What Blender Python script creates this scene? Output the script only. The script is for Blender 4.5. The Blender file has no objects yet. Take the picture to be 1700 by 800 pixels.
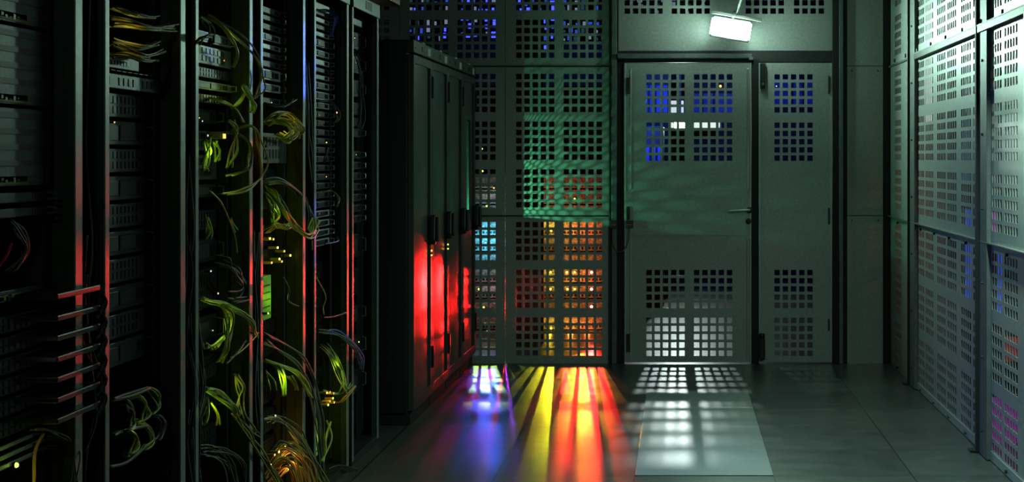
import bpy, bmesh, math, random
from mathutils import Vector, Matrix
random.seed(7)
C = bpy.context.scene.collection
sc = bpy.context.scene
H = 1.37            # eye height
F = 2550.0          # focal length in pixels of the 1700 x 800 frame
BW = 10.27          # distance of the back wall
# ------------------------------------------------------------------ camera
cam_d = bpy.data.cameras.new('camera'); cam = bpy.data.objects.new('camera', cam_d); C.objects.link(cam)
cam.location = (0, 0, H); cam.rotation_euler = (math.pi/2, 0, 0)
cam_d.sensor_width = 36; cam_d.lens = F/1700*36
cam_d.shift_x = (850-1126)/1700; cam_d.shift_y = -(400-263)/1700
cam_d.clip_start = 0.05; cam_d.clip_end = 60
sc.camera = cam
# ------------------------------------------------------------------ world, exposure
w = bpy.data.worlds.new('world'); sc.world = w; w.use_nodes = True
w.node_tree.nodes['Background'].inputs[0].default_value = (0.55, 0.75, 0.62, 1)
w.node_tree.nodes['Background'].inputs[1].default_value = 0.0035
sc.view_settings.view_transform = 'Standard'; sc.view_settings.look = 'None'
sc.view_settings.gamma = 1; sc.view_settings.use_curve_mapping = False
sc.view_settings.exposure = 0.0
try:
    sc.cycles.max_bounces = 6; sc.cycles.diffuse_bounces = 3; sc.cycles.glossy_bounces = 3
    sc.cycles.sample_clamp_indirect = 2.0; sc.cycles.use_denoising = True
    sc.cycles.caustics_reflective = False; sc.cycles.caustics_refractive = False
except Exception: pass

def lamp(kind, name, loc, energy, col, size=0.01, size_y=None, target=None, angle=60, blend=0.3, spread=180, parent=None):
    d = bpy.data.lights.new(name, kind); o = bpy.data.objects.new(name, d); C.objects.link(o)
    o.location = loc; d.energy = energy; d.color = col
    if kind == 'AREA':
        d.shape = 'RECTANGLE'; d.size = size; d.size_y = size_y or size; d.spread = math.radians(spread)
    else: d.shadow_soft_size = size
    if kind == 'SPOT': d.spot_size = math.radians(angle); d.spot_blend = blend
    if target is not None:
        o.rotation_euler = (Vector(target)-Vector(loc)).to_track_quat('-Z', 'Y').to_euler()
    if parent: o.parent = parent
    return o
RED=(1,.03,.02); YEL=(.95,.9,.02); ORA=(1,.35,.03); BLU=(.03,.1,1); CYA=(.1,.7,1); GRN=(.12,1,.45); YG=(.6,1,.03); MAG=(.9,.02,.3)
# ---- the emitting diodes of the equipment beyond the perforated back wall, shining through it towards the aisle
def diode(px, py, D, col, e, tx, tz, ang=14, size=.008, blend=.5):
    x = (px-1126)*D/F; z = H-(py-263)*D/F       # aimed at the point (tx, tz) of the back wall's plane
    return lamp('SPOT', 'diode_light', (x, D-.04, z), e, col, size, target=(tx, BW, tz), angle=ang, blend=blend)
for py in (436, 452, 466, 480, 494, 509, 520, 531): diode(982, py, 12.15, (1,.015,.015), 22, -.57, .16, 17)
for py in (440, 462, 485, 505, 522): diode(966, py, 12.15, ORA, 17, -.62, .16)
for py in (452, 478, 505): diode(942, py, 12.15, RED, 13, -.66, .16)
for py in (440, 452, 464, 475, 487, 498, 507, 516, 524, 532): diode(924, py, 11.75, YEL, 15, -.885, .14, 11, .003)
for px, py, e, col, tx, sz in ((800, 425, 9, BLU, -1.3, .008), (818, 470, 18, BLU, -1.3, .012), (806, 505, 18, BLU, -1.3, .01), (832, 450, 26, (.3,.02,.9), -1.31, .015), (834, 500, 26, (.3,.02,.9), -1.31, .015), (850, 470, 90, (1,.01,.03), -1.32, .015), (852, 512, 90, (1,.01,.03), -1.32, .015), (803, 345, 34, YG, -1.28, .001), (806, 385, 22, YG, -1.27, .001)):
    diode(px, py, 12.15, col, e, tx, .17, 14, sz)
for px, py, tz in ((982, 452, .55), (970, 480, .40), (990, 495, .28), (960, 509, .45), (975, 466, .52), (985, 520, .34)): diode(px, py, 12.15, (1,.008,.008), 230, -1.10, tz, 10, .025, .8)
for px, py, e in ((982, 480, 230), (982, 466, 230)): diode(px, py, 12.15, (1,.01,.01), e, -.935, .53, 9, .012, .8)
# blue of the display boards, shining through the top holes on to the open racks
lamp('SPOT', 'display_glow', (.90, 14, 1.75), 900, (.03,.08,1), .03, target=(-.172, BW, 1.76), angle=2.8, blend=.8)
lamp('SPOT', 'display_glow', (1.05, 14, 1.75), 700, (.05,.16,1), .03, target=(-.205, BW, 1.41), angle=3.6, blend=.8)
lamp('SPOT', 'display_glow', (-1.00, 12.15, 1.05), 160, (.05,.12,1), .012, target=(-1.12, BW, 1.12), angle=9, blend=.8)

# ================================================================== helpers
class MB:
    def __init__(s): s.v = []; s.f = []
    def quad(s, a, b, c, d):
        n = len(s.v); s.v += [tuple(a), tuple(b), tuple(c), tuple(d)]; s.f.append((n, n+1, n+2, n+3)); return s
    def box(s, x0, x1, y0, y1, z0, z1):
        n = len(s.v)
        s.v += [(x0,y0,z0),(x1,y0,z0),(x1,y1,z0),(x0,y1,z0),(x0,y0,z1),(x1,y0,z1),(x1,y1,z1),(x0,y1,z1)]
        s.f += [tuple(n+i for i in q) for q in ((0,3,2,1),(4,5,6,7),(0,1,5,4),(1,2,6,5),(2,3,7,6),(3,0,4,7))]
        return s
    def prism(s, poly, axis, a, b):       # poly of 2D points extruded along axis (0,1,2) from a to b
        n = len(s.v); k = len(poly)
        def P(u, v, t):
            q = [u, v]; q.insert(axis, t); return tuple(q)
        s.v += [P(u, v, a) for u, v in poly] + [P(u, v, b) for u, v in poly]
        s.f += [tuple(n+i for i in range(k))[::-1], tuple(n+k+i for i in range(k))]
        s.f += [(n+i, n+(i+1)%k, n+k+(i+1)%k, n+k+i) for i in range(k)]
        return s
    def cyl(s, c, r, axis, a, b, k=12, r2=None):
        r2 = r if r2 is None else r2
        n = len(s.v)
        def P(t, ang, rr):
            q = [c[0]+rr*math.cos(ang), c[1]+rr*math.sin(ang)]; q.insert(axis, t); return tuple(q)
        s.v += [P(a, 2*math.pi*i/k, r) for i in range(k)] + [P(b, 2*math.pi*i/k, r2) for i in range(k)]
        s.f += [tuple(n+i for i in range(k))[::-1], tuple(n+k+i for i in range(k))]
        s.f += [(n+i, n+(i+1)%k, n+k+(i+1)%k, n+k+i) for i in range(k)]
        return s
    def tube(s, pts, r, k=6):
        pts = [Vector(p) for p in pts]; n0 = len(s.v); up = Vector((0.3, 0.2, 1)).normalized()
        for i, p in enumerate(pts):
            t = (pts[min(i+1, len(pts)-1)]-pts[max(i-1, 0)]).normalized()
            a = t.cross(up)
            if a.length < .05: a = t.cross(Vector((1, 0, 0)))
            a.normalize(); b = t.cross(a); up = b if b.dot(up) > 0 else -b
            a = t.cross(up).normalized(); b = t.cross(a)
            for j in range(k):
                an = 2*math.pi*j/k; s.v.append(tuple(p+(a*math.cos(an)+b*math.sin(an))*r))
        for i in range(len(pts)-1):
            for j in range(k):
                s.f.append((n0+i*k+j, n0+i*k+(j+1)%k, n0+(i+1)*k+(j+1)%k, n0+(i+1)*k+j))
        s.f.append(tuple(n0+j for j in range(k))); s.f.append(tuple(n0+(len(pts)-1)*k+j for j in range(k))[::-1])
        return s
    def ball(s, c, r, k=8):
        n0 = len(s.v); R = k//2
        for i in range(R+1):
            th = math.pi*i/R
            for j in range(k):
                s.v.append((c[0]+r*math.sin(th)*math.cos(2*math.pi*j/k), c[1]+r*math.sin(th)*math.sin(2*math.pi*j/k), c[2]+r*math.cos(th)))
        for i in range(R):
            for j in range(k): s.f.append((n0+i*k+j, n0+(i+1)*k+j, n0+(i+1)*k+(j+1)%k, n0+i*k+(j+1)%k))
        return s
    def build(s, name, mat, parent=None, bevel=0, smooth=False, local=False):
        off = Vector((0, 0, 0))
        if parent is not None and not local:
            p = parent
            while p is not None: off += p.location; p = p.parent
        me = bpy.data.meshes.new(name)
        me.from_pydata([(a-off.x, b-off.y, c-off.z) for a, b, c in s.v], [], s.f); me.update()
        bm = bmesh.new(); bm.from_mesh(me); bmesh.ops.recalc_face_normals(bm, faces=bm.faces); bm.to_mesh(me); bm.free()
        me.materials.append(mat)
        if smooth:
            for p in me.polygons: p.use_smooth = True
        o = bpy.data.objects.new(name, me); C.objects.link(o)
        if parent is not None: o.parent = parent
        if bevel:
            m = o.modifiers.new('bevel', 'BEVEL'); m.width = bevel; m.segments = 2; m.limit_method = 'ANGLE'
        return o
def B(*a): return MB().box(*a)
def thing(name, label, cat, loc, group=None):
    o = bpy.data.objects.new(name, None); C.objects.link(o); o.location = loc; o.empty_display_size = .05
    o['label'] = label; o['category'] = cat
    if group: o['group'] = group
    bpy.context.view_layer.update()
    return o
def tag(o, label, cat, group=None):
    o['label'] = label; o['category'] = cat
    if group: o['group'] = group
    return o
def struct(o): o['kind'] = 'structure'; return o
def sroot(name, loc=(0,0,0)):
    o = bpy.data.objects.new(name, None); C.objects.link(o); o.location = loc; o['kind'] = 'structure'; o.empty_display_size = .05
    return o
def mat(name, col, rough=.5, metal=0, noise=0, scale=20, bump=0, emit=None, strength=0, spec=.5, coat=0):
    m = bpy.data.materials.new(name); m.use_nodes = True; nt = m.node_tree; p = nt.nodes['Principled BSDF']
    p.inputs['Base Color'].default_value = (*col, 1); p.inputs['Roughness'].default_value = rough
    p.inputs['Metallic'].default_value = metal; p.inputs['Specular IOR Level'].default_value = spec
    p.inputs['Coat Weight'].default_value = coat
    if emit: p.inputs['Emission Color'].default_value = (*emit, 1); p.inputs['Emission Strength'].default_value = strength
    if noise or bump:
        tc = nt.nodes.new('ShaderNodeTexCoord'); n = nt.nodes.new('ShaderNodeTexNoise'); n.inputs['Scale'].default_value = scale; n.inputs['Detail'].default_value = 5
        nt.links.new(tc.outputs['Object'], n.inputs['Vector'])
        if noise:
            r = nt.nodes.new('ShaderNodeValToRGB')
            r.color_ramp.elements[0].position = .3; r.color_ramp.elements[1].position = .7
            r.color_ramp.elements[0].color = (*[c*(1-noise) for c in col], 1); r.color_ramp.elements[1].color = (*[min(1, c*(1+noise)) for c in col], 1)
            nt.links.new(n.outputs['Fac'], r.inputs[0]); nt.links.new(r.outputs[0], p.inputs['Base Color'])
        if bump:
            b = nt.nodes.new('ShaderNodeBump'); b.inputs['Strength'].default_value = bump; b.inputs['Distance'].default_value = .004
            nt.links.new(n.outputs['Fac'], b.inputs['Height']); nt.links.new(b.outputs[0], p.inputs['Normal'])
    return m
def P(px, py, X):          # point of the plane x = X that the given photo position shows
    D = X*F/(px-1126); return Vector((X, D, H-(py-263)*D/F))
def Dx(px, X): return X*F/(px-1126)
def Zy(py, D): return H-(py-263)*D/F
def smooth_path(pts, n=6):
    pts = [Vector(p) for p in pts]; out = []
    for i in range(len(pts)-1):
        p0 = pts[max(i-1, 0)]; p1 = pts[i]; p2 = pts[i+1]; p3 = pts[min(i+2, len(pts)-1)]
        for j in range(n):
            t = j/n
            out.append(.5*((2*p1)+(-p0+p2)*t+(2*p0-5*p1+4*p2-p3)*t*t+(-p0+3*p1-3*p2+p3)*t**3))
    out.append(pts[-1]); return out

M = {}
M['panel'] = mat('galvanised_panel', (.40,.43,.41), .42, .35, .12, 60, .12)
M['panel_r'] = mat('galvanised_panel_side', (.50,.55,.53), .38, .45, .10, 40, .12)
M['frame'] = mat('dark_frame_metal', (.035,.037,.038), .45, .3, .2, 15)
M['gap'] = mat('black_gap', (.008,.008,.009), .7)
M['grey'] = mat('grey_channel', (.16,.175,.18), .5, .4, .15, 20)
M['dark'] = mat('black_powder_coat', (.018,.018,.02), .55, .1, .2, 30)
M['rackpost'] = mat('zinc_rack_post', (.30,.33,.32), .42, .5, .12, 50)
M['inner'] = mat('rack_inner_sheet', (.045,.048,.034), .55, .2, .2, 20)
M['cab'] = mat('cabinet_black', (.014,.014,.016), .5, .1)
M['cabframe'] = mat('cabinet_grey_frame', (.055,.06,.058), .45, .3)
M['glass'] = mat('smoked_door_glass', (.06,.055,.055), .36, .0, spec=.5)
M['black'] = mat('black_plastic', (.012,.012,.012), .4)
M['steel'] = mat('brushed_steel', (.5,.52,.5), .3, .8)
M['white'] = mat('off_white_plastic', (.62,.66,.62), .5)
M['server'] = mat('server_face_grey', (.25,.265,.27), .45, .3, .15, 60)
M['serverd'] = mat('server_face_dark', (.009,.010,.011), .45, .2, .2, 60)
M['serverm'] = mat('server_face_mid', (.075,.08,.088), .45, .3, .2, 60)
M['server_lit'] = mat('server_face_lit', (.5,.53,.56), .4, .3, .1, 60)  # paler face tone, puts the lamplight on the stacks into the colour
M['slot'] = mat('dark_red_slot', (.06,.006,.008), .5)
M['ylab'] = mat('yellow_label', (.5,.55,.06), .6)
M['cy'] = mat('yellow_cable', (.40,.34,.05), .4); M['cg'] = mat('green_yellow_cable', (.36,.46,.06), .4)
M['co'] = mat('orange_cable', (.7,.30,.05), .4); M['cgrey'] = mat('grey_cable', (.12,.125,.11), .5)
M['cblk'] = mat('black_cable', (.03,.03,.03), .45); M['cr'] = mat('red_cable', (.7,.03,.04), .4); M['cb'] = mat('blue_cable', (.1,.15,.6), .4)
M['green_box'] = mat('green_plastic', (.22,.5,.05), .5, 0, .1, 30)
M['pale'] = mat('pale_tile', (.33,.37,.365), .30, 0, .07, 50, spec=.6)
def em(name, col, s): return mat(name, (0,0,0), .5, emit=col, strength=s)
M['lamp'] = em('lamp_diffuser', (.62,1,.8), 48)
M['tube'] = em('tube_lamp_light', (.85,1,.95), .9)
M['eR'] = em('red_diode', (1,.12,.08), 18); M['eY'] = em('yellow_diode', (.9,.9,.06), 6); M['eG'] = em('green_diode', (.6,1,.08), 4)
M['eC'] = em('cyan_diode', (.2,.85,1), 1.3); M['eB'] = em('blue_diode', (.03,.05,1), 3.2); M['eO'] = em('orange_diode', (1,.45,.08), 2.0)
M['eW'] = em('white_diode', (.8,.9,.85), 1.0); M['eM'] = em('magenta_diode', (.5,.02,.55), .28); M['eb'] = em('dim_blue_diode', (.03,.10,.8), .6)
M['er'] = em('dim_red_diode', (.7,.03,.02), .22); M['eD'] = em('dim_slate_screen', (.04,.10,.16), .35)
M['eS'] = em('pale_screen', (.4,.5,.75), .35)
# floor tiles: procedural 0.6 m grid with per tile tone and gloss
def floor_mat():
    m = bpy.data.materials.new('floor_tiles'); m.use_nodes = True; nt = m.node_tree; N = nt.nodes; L = nt.links; p = N['Principled BSDF']
    tc = N.new('ShaderNodeTexCoord'); mp = N.new('ShaderNodeMapping'); mp.inputs['Location'].default_value = (.188+6, -9.03+12, 0)
    L.new(tc.outputs['Object'], mp.inputs['Vector'])
    dv = N.new('ShaderNodeVectorMath'); dv.operation = 'DIVIDE'; dv.inputs[1].default_value = (.6, .6, 1); L.new(mp.outputs[0], dv.inputs[0])
    fl = N.new('ShaderNodeVectorMath'); fl.operation = 'FLOOR'; L.new(dv.outputs[0], fl.inputs[0])
    wn = N.new('ShaderNodeTexWhiteNoise'); wn.noise_dimensions = '2D'; L.new(fl.outputs[0], wn.inputs['Vector'])
    fr = N.new('ShaderNodeVectorMath'); fr.operation = 'FRACTION'; L.new(dv.outputs[0], fr.inputs[0])
    sp = N.new('ShaderNodeSeparateXYZ'); L.new(fr.outputs[0], sp.inputs[0])
    def edge(o):
        a = N.new('ShaderNodeMath'); a.operation = 'SUBTRACT'; L.new(o, a.inputs[0]); a.inputs[1].default_value = .5
        b = N.new('ShaderNodeMath'); b.operation = 'ABSOLUTE'; L.new(a.outputs[0], b.inputs[0])
        c = N.new('ShaderNodeMath'); c.operation = 'GREATER_THAN'; L.new(b.outputs[0], c.inputs[0]); c.inputs[1].default_value = .4945; return c
    e1 = edge(sp.outputs[0]); e2 = edge(sp.outputs[1]); mx = N.new('ShaderNodeMath'); mx.operation = 'MAXIMUM'; L.new(e1.outputs[0], mx.inputs[0]); L.new(e2.outputs[0], mx.inputs[1])
    no = N.new('ShaderNodeTexNoise'); no.inputs['Scale'].default_value = 9; no.inputs['Detail'].default_value = 6; L.new(tc.outputs['Object'], no.inputs['Vector'])
    r = N.new('ShaderNodeValToRGB'); r.color_ramp.elements[0].color = (.060,.066,.065,1); r.color_ramp.elements[1].color = (.105,.115,.112,1); L.new(wn.outputs['Value'], r.inputs[0])
    mm = N.new('ShaderNodeMixRGB'); mm.blend_type = 'MULTIPLY'; mm.inputs[0].default_value = .45; L.new(r.outputs[0], mm.inputs[1]); L.new(no.outputs['Fac'], mm.inputs[2])
    m2 = N.new('ShaderNodeMixRGB'); L.new(mx.outputs[0], m2.inputs[0]); L.new(mm.outputs[0], m2.inputs[1]); m2.inputs[2].default_value = (.01,.01,.01,1)
    L.new(m2.outputs[0], p.inputs['Base Color'])
    mr = N.new('ShaderNodeMapRange'); mr.inputs['To Min'].default_value = .24; mr.inputs['To Max'].default_value = .42; L.new(no.outputs['Fac'], mr.inputs['Value']); L.new(mr.outputs[0], p.inputs['Roughness'])
    p.inputs['Specular IOR Level'].default_value = .6
    bp = N.new('ShaderNodeBump'); bp.inputs['Strength'].default_value = .6; bp.inputs['Distance'].default_value = .002; bp.invert = True
    L.new(mx.outputs[0], bp.inputs['Height']); L.new(bp.outputs[0], p.inputs['Normal'])
    return m
M['floor'] = floor_mat()

# ================================================================== perforated sheet
def perf(u0, u1, v0, v1, groups, place, thick=.003, pitch=.0548, hole=.0365, nu=5, nv=5):
    """sheet from u0..u1, v0..v1 with square holes; groups: list of (u,v) lower corners; place(u,v,t)->xyz"""
    hs = []
    for gu, gv in groups:
        for i in range(nu):
            for j in range(nv):
                a = gu+i*pitch; b = gv+j*pitch
                if a >= u0+.002 and a+hole <= u1-.002 and b >= v0+.002 and b+hole <= v1-.002: hs.append((a, b))
    us = sorted({round(u0,4), round(u1,4)} | {round(a,4) for a, b in hs} | {round(a+hole,4) for a, b in hs})
    vs = sorted({round(v0,4), round(v1,4)} | {round(b,4) for a, b in hs} | {round(b+hole,4) for a, b in hs})
    H_ = {(round(a,4), round(b,4)) for a, b in hs}
    mb = MB(); nu_, nv_ = len(us), len(vs)
    for t in (0, thick):
        for v in vs:
            for u in us: mb.v.append(tuple(place(u, v, t)))
    def I(i, j, k): return k*nu_*nv_+j*nu_+i
    for j in range(nv_-1):
        for i in range(nu_-1):
            if (us[i], vs[j]) in H_:
                mb.f += [(I(i,j,0),I(i+1,j,0),I(i+1,j,1),I(i,j,1)), (I(i,j+1,0),I(i+1,j+1,0),I(i+1,j+1,1),I(i,j+1,1)),
                         (I(i,j,0),I(i,j+1,0),I(i,j+1,1),I(i,j,1)), (I(i+1,j,0),I(i+1,j+1,0),I(i+1,j+1,1),I(i+1,j,1))]
            else:
                mb.f += [(I(i,j,0),I(i+1,j,0),I(i+1,j+1,0),I(i,j+1,0)), (I(i,j,1),I(i+1,j,1),I(i+1,j+1,1),I(i,j+1,1))]
    for i in range(nu_-1):
        for j in (0, nv_-1): mb.f.append((I(i,j,0),I(i+1,j,0),I(i+1,j,1),I(i,j,1)))
    for j in range(nv_-1):
        for i in (0, nu_-1): mb.f.append((I(i,j,0),I(i,j+1,0),I(i,j+1,1),I(i,j,1)))
    return mb
back = lambda u, v, t: (u, BW+t, v)
GV = (.052, .371, .69)
XR = 1.419
right = lambda u, v, t: (XR+t, u, v)

# ================================================================== structure
struct(MB().quad((-3.2,-.5,0),(3.4,-.5,0),(3.4,20.5,0),(-3.2,20.5,0)).build('floor', M['floor']))
struct(B(-3.2,3.4,-.5,20.5,3.0,3.05).build('ceiling', M['dark']))
struct(B(-2.75,-2.7,-.5,BW,0,3.0).build('wall_left', M['dark']))
struct(B(-3.2,3.4,20.2,20.3,0,3.0).build('wall_far', M['grey']))

wb = sroot('wall_back', (0, BW, 0))
px0 = -1.157
for k in range(3):
    u0 = -1.157-.711*k; u1 = u0+.711
    for r_, (z0, z1) in enumerate(((.0, .985), (.99, 1.985), (1.99, 3.0))):
        mb = perf(u0+.0015, u1-.0015, z0, z1, [(u0+.073, z0+g) for g in GV]+[(u0+.391, z0+g) for g in GV], back)
        mb.build('perforated_panel', M['panel'], wb)
for z in (.985, 1.985): B(-2.6,-.447,BW-.004,BW+.004,z-.004,z+.006).build('seam_strip', M['frame'], wb)
# plain column panel on the right, between door frame and corner
for z0, z1 in ((.0,.985),(.99,1.985),(1.99,3.0)):
    B(1.128,1.368,BW-.002,BW+.001,z0,z1).build('plain_panel', M['panel'], wb)
    for x in (1.16,1.335):
        if z1 < 2.5: MB().cyl((x, z1-.03), .005, 1, BW-.006, BW-.001, 8).build('bolt', M['black'], wb)
B(1.368,1.419,BW-.004,BW+.03,0,3.0).build('corner_post', M['gap'], wb, .003)
# frame around the doors
t1 = sroot('trim_1', (0, BW, 0))
B(-.463,-.445,BW-.02,BW+.05,0,3.0).build('frame_post', M['frame'], t1, .003)
B(-.445,-.41,BW-.035,BW+.05,0,3.0).build('frame_post', M['grey'], t1, .004)
B(-.41,-.362,BW-.012,BW+.05,0,2.03).build('frame_post', M['gap'], t1)
B(-.41,-.40,BW-.02,BW+.05,2.03,3.0).build('frame_post', M['gap'], t1)
B(.490,.537,BW-.015,BW+.05,0,2.03).build('frame_post', M['gap'], t1)
B(1.03,1.072,BW-.02,BW+.05,0,3.0).build('frame_post', M['gap'], t1, .003)
B(1.072,1.10,BW-.035,BW+.05,0,3.0).build('frame_post', M['grey'], t1, .004)
B(1.10,1.128,BW-.015,BW+.05,0,3.0).build('frame_post', M['gap'], t1)
B(-.41,1.03,BW-.012,BW+.05,2.012,2.085).build('header_beam', M['frame'], t1, .003)
B(-.405,.49,BW-.05,BW-.012,2.037,2.068).build('closer_rail', M['grey'], t1, .003)
B(.47,.50,BW-.055,BW-.012,2.025,2.045).build('closer_joint', M['grey'], t1, .003)
# transom above the doors
mb = perf(-.398, 1.03, 2.09, 3.0, [(x, z) for x in (-.359,-.044,.451,.774) for z in (2.337, 2.656)], back)
mb.build('transom_panel', M['panel'], wb)
# door 1
def leaf(name, u0, u1, gx):
    r = sroot(name, (u0, BW-.02, .008))
    zz = [(x, z) for x in gx for z in (.052, .371, 1.354, 1.676)]
    perf(u0, u1, .01, 2.007, zz, lambda u, v, t: (u, BW-.018+t, v), .004).build('door_leaf', M['panel'], r)
    B(u0,u0+.012,BW-.022,BW+.012,.01,2.007).build('edge_strip', M['panel_r'], r, .002)
    B(u1-.012,u1,BW-.022,BW+.012,.01,2.007).build('edge_strip', M['panel_r'], r, .002)
    return r
d1 = leaf('door_1', -.360, .488, (-.213, .105))
B(-.35,.46,BW-.023,BW-.0185,.857,1.152).build('kick_plate', M['panel'], d1, .001)
for z0, z1 in ((1.165,1.97),(.03,.845)):
    B(.458,.474,BW-.026,BW-.0185,z0,z1).build('lock_bar', M['steel'], d1, .002)
    B(-.322,-.312,BW-.023,BW-.0185,z0,z1).build('inner_rib', M['panel_r'], d1, .002)
h = MB().cyl((.475,1.025),.021,1,BW-.036,BW-.023,20).build('handle_rose', M['black'], d1, .002, True)
MB().tube(smooth_path([(.475,BW-.034,1.025),(.475,BW-.07,1.026),(.455,BW-.076,1.027),(.38,BW-.076,1.022),(.335,BW-.074,1.02)],5),.009,10).build('lever', M['steel'], h, 0, True)
MB().cyl((.468,.952),.019,1,BW-.034,BW-.018,20).build('lock_cylinder', M['black'], d1, .002, True)
for z0, z1 in ((.96,1.05),(1.80,1.91),(.08,.2)): B(-.345,-.322,BW-.03,BW-.018,z0,z1).build('hinge', M['frame'], d1, .002)
d2 = leaf('door_2', .537, 1.026, (.642,))
for z0, z1 in ((.93,1.04),(1.80,1.92),(.22,.3)): B(1.0,1.010,BW-.03,BW-.018,z0,z1).build('hinge', M['frame'], d2, .002)
B(.545,.58,BW-.055,BW-.018,1.835,2.005).build('top_bolt_case', M['black'], d2, .006)
MB().cyl((.565,1.86),.012,1,BW-.066,BW-.05,12).build('top_bolt_knob', M['frame'], d2, 0, True)
b_ = MB().box(.54,.578,BW-.06,BW-.018,.03,.17).build('floor_bolt_case', M['black'], d2, .006)
MB().cyl((.558,BW-.04),.019,2,.17,.205,14).build('floor_bolt_cap', M['black'], b_, .004, True)
# alarm contact with its looped wire
ac = thing('alarm_contact', 'small dark alarm contact boxes with wire loop across door frame gap', 'sensor', (-.40, BW-.04, .93))
for x in (-.452, -.345):
    c_ = B(x,x+.045,BW-.05,BW-.032 if x<-.4 else BW-.024,.905,.958).build('contact_box', M['frame'], ac, .003)
    B(x+.008,x+.037,BW-.052,BW-.049,.925,.932).build('mark', M['cr'], c_)
MB().tube(smooth_path([(-.435,BW-.045,.91),(-.437,BW-.05,.82),(-.41,BW-.055,.755),(-.375,BW-.055,.752),(-.338,BW-.05,.80),(-.325,BW-.045,.91)],6),.0035,6).build('wire', M['cgrey'], ac, 0, True)

# right wall -------------------------------------------------------
wr = sroot('wall_right', (XR, 8, 0))
def rpanel(y0, y1, gy):
    for z0, z1 in ((.0,.985),(.99,1.985),(1.99,3.0)):
        perf(y0, y1, z0, z1, [(y, z0+g) for y in gy for g in GV], right).build('perforated_panel', M['panel_r'], wr)
rpanel(9.17, BW-.01, (9.79, 9.276))
def grp(base, n):   # far starts descending
    out = []
    for k in range(n): out += [base-.254-.711*k, base-.254-.318-.711*k]
    return out
rpanel(7.04, 9.165, grp(9.126, 3)); rpanel(4.9, 7.035, grp(6.995, 3)); rpanel(2.76, 4.895, grp(4.86, 3))
for D0 in (9.33, 7.20, 5.07):
    p_ = B(1.397,1.4185,D0-.24,D0-.06,0.004,3.0).build('wall_post', M['grey'], wr, .002)
    B(1.385,1.4185,D0-.06,D0-.045,0.004,3.0).build('gap_strip', M['gap'], p_)
    B(1.383,1.4185,D0-.045-.0,D0-.040,0.004,3.0).build('edge_lip', M['steel'], p_) if False else None
    B(1.390,1.4185,D0-.012,D0,0.004,3.0).build('edge_lip', M['grey'], p_, .002)
    B(1.402,1.4185,D0-.045,D0-.012,0.004,3.0).build('gap_strip', M['gap'], p_)
    B(1.36,1.42,D0-.05,D0+.02,.002,.012).build('foot_plate', M['black'], p_, .002)
    for i in range(9):
        MB().cyl((D0-.15,.12+.34*i),.006,0,1.390,1.397,8).build('bolt', M['black'], p_)
B(1.388,1.4185,2.76,9.05,1.952,1.988).build('seam_rail', M['frame'], wr, .002)
B(1.386,1.389,2.76,9.05,1.984,1.990).build('seam_rail_lip', M['grey'], wr)
B(1.405,1.4185,9.35,BW-.01,1.975,1.988).build('seam_rail', M['grey'], wr, .002)
B(1.396,1.4185,2.76,BW-.01,.983,.990).build('seam_ledge', M['steel'], wr, .001)
for i in range(12):
    y = 9.9-.47*i
    MB().cyl((y,.955),.007,0,1.407,1.4185,8).build('bolt', M['black'], wr)
    MB().cyl((1.395,y),.006,2,1.988,2.012,8).build('bolt', M['black'], wr)
    MB().cyl((y,.022),.008,0,1.405,1.416,8).build('bolt', M['black'], wr)
struct(B(1.414,1.4185,2.76,9.28,.004,.046).build('baseboard_right', M['panel_r'], None, .001))

# pale floor tiles in the aisle
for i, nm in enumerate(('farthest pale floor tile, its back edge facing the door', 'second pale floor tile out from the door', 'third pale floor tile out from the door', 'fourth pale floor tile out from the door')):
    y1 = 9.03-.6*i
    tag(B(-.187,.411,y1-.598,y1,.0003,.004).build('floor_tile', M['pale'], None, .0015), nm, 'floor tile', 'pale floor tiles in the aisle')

# ================================================================== lamps in the room
fl = thing('emergency_or_fill_lamp', 'bright white rectangular floodlight hanging tilted above the double door', 'lamp', (.342, 9.98, 2.215))
fl.rotation_euler = (0, math.radians(9.5), 0)
MB().box(-.128,.128,.02,.06,-.068,.068).build('housing', M['grey'], fl, .006, local=True)
MB().box(-.118,.118,-.006,.022,-.058,.058).build('diffuser', M['lamp'], fl, .004, local=True)
MB().tube([(0,.04,.06),(.01,.04,.12)],.012,8).build('swivel_joint', M['steel'], fl, 0, True, local=True)
MB().tube([(.02,.05,.11),(.14,.07,.87)],.009,8).build('stem', M['grey'], fl, 0, True, local=True)
MB().box(-.14,.19,.035,.05,.078,.098).build('bracket', M['steel'], fl, .002, local=True)

for x0, x1 in ((-.131,-.126),(.126,.131)): MB().box(x0,x1,.025,.055,-.05,.05).build('side_lens', em('side_lens_light', (.62,1,.8), 170), fl, local=True)
lamp('AREA', 'floodlight_beam', (.05, -.03, 0), 15, (.6,1,.8), .2, .1, spread=130, parent=fl).rotation_euler = (math.radians(-85), 0, math.radians(-150)+math.pi)
wl = thing('wall_floodlight', 'dark square floodlight fixed to the perforated wall at the right edge', 'lamp', (1.38, 5.96, 1.92))
B(1.36,1.415,5.86,6.06,1.885,1.955).build('housing', M['black'], wl, .006)
B(1.37,1.41,5.7,5.86,1.93,1.945).build('bracket', M['frame'], wl, .003)
g_ = B(1.365,1.41,5.87,6.05,1.877,1.886).build('lens', em('lens_light', (.8,1,.9), 5), wl)
lamp('AREA', 'wall_floodlight_beam', (-.10, .0, -.06), 20, (.6,1,.8), .08, .12, target=None, spread=140, parent=wl).rotation_euler = (math.radians(12), math.radians(24), 0)

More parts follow.
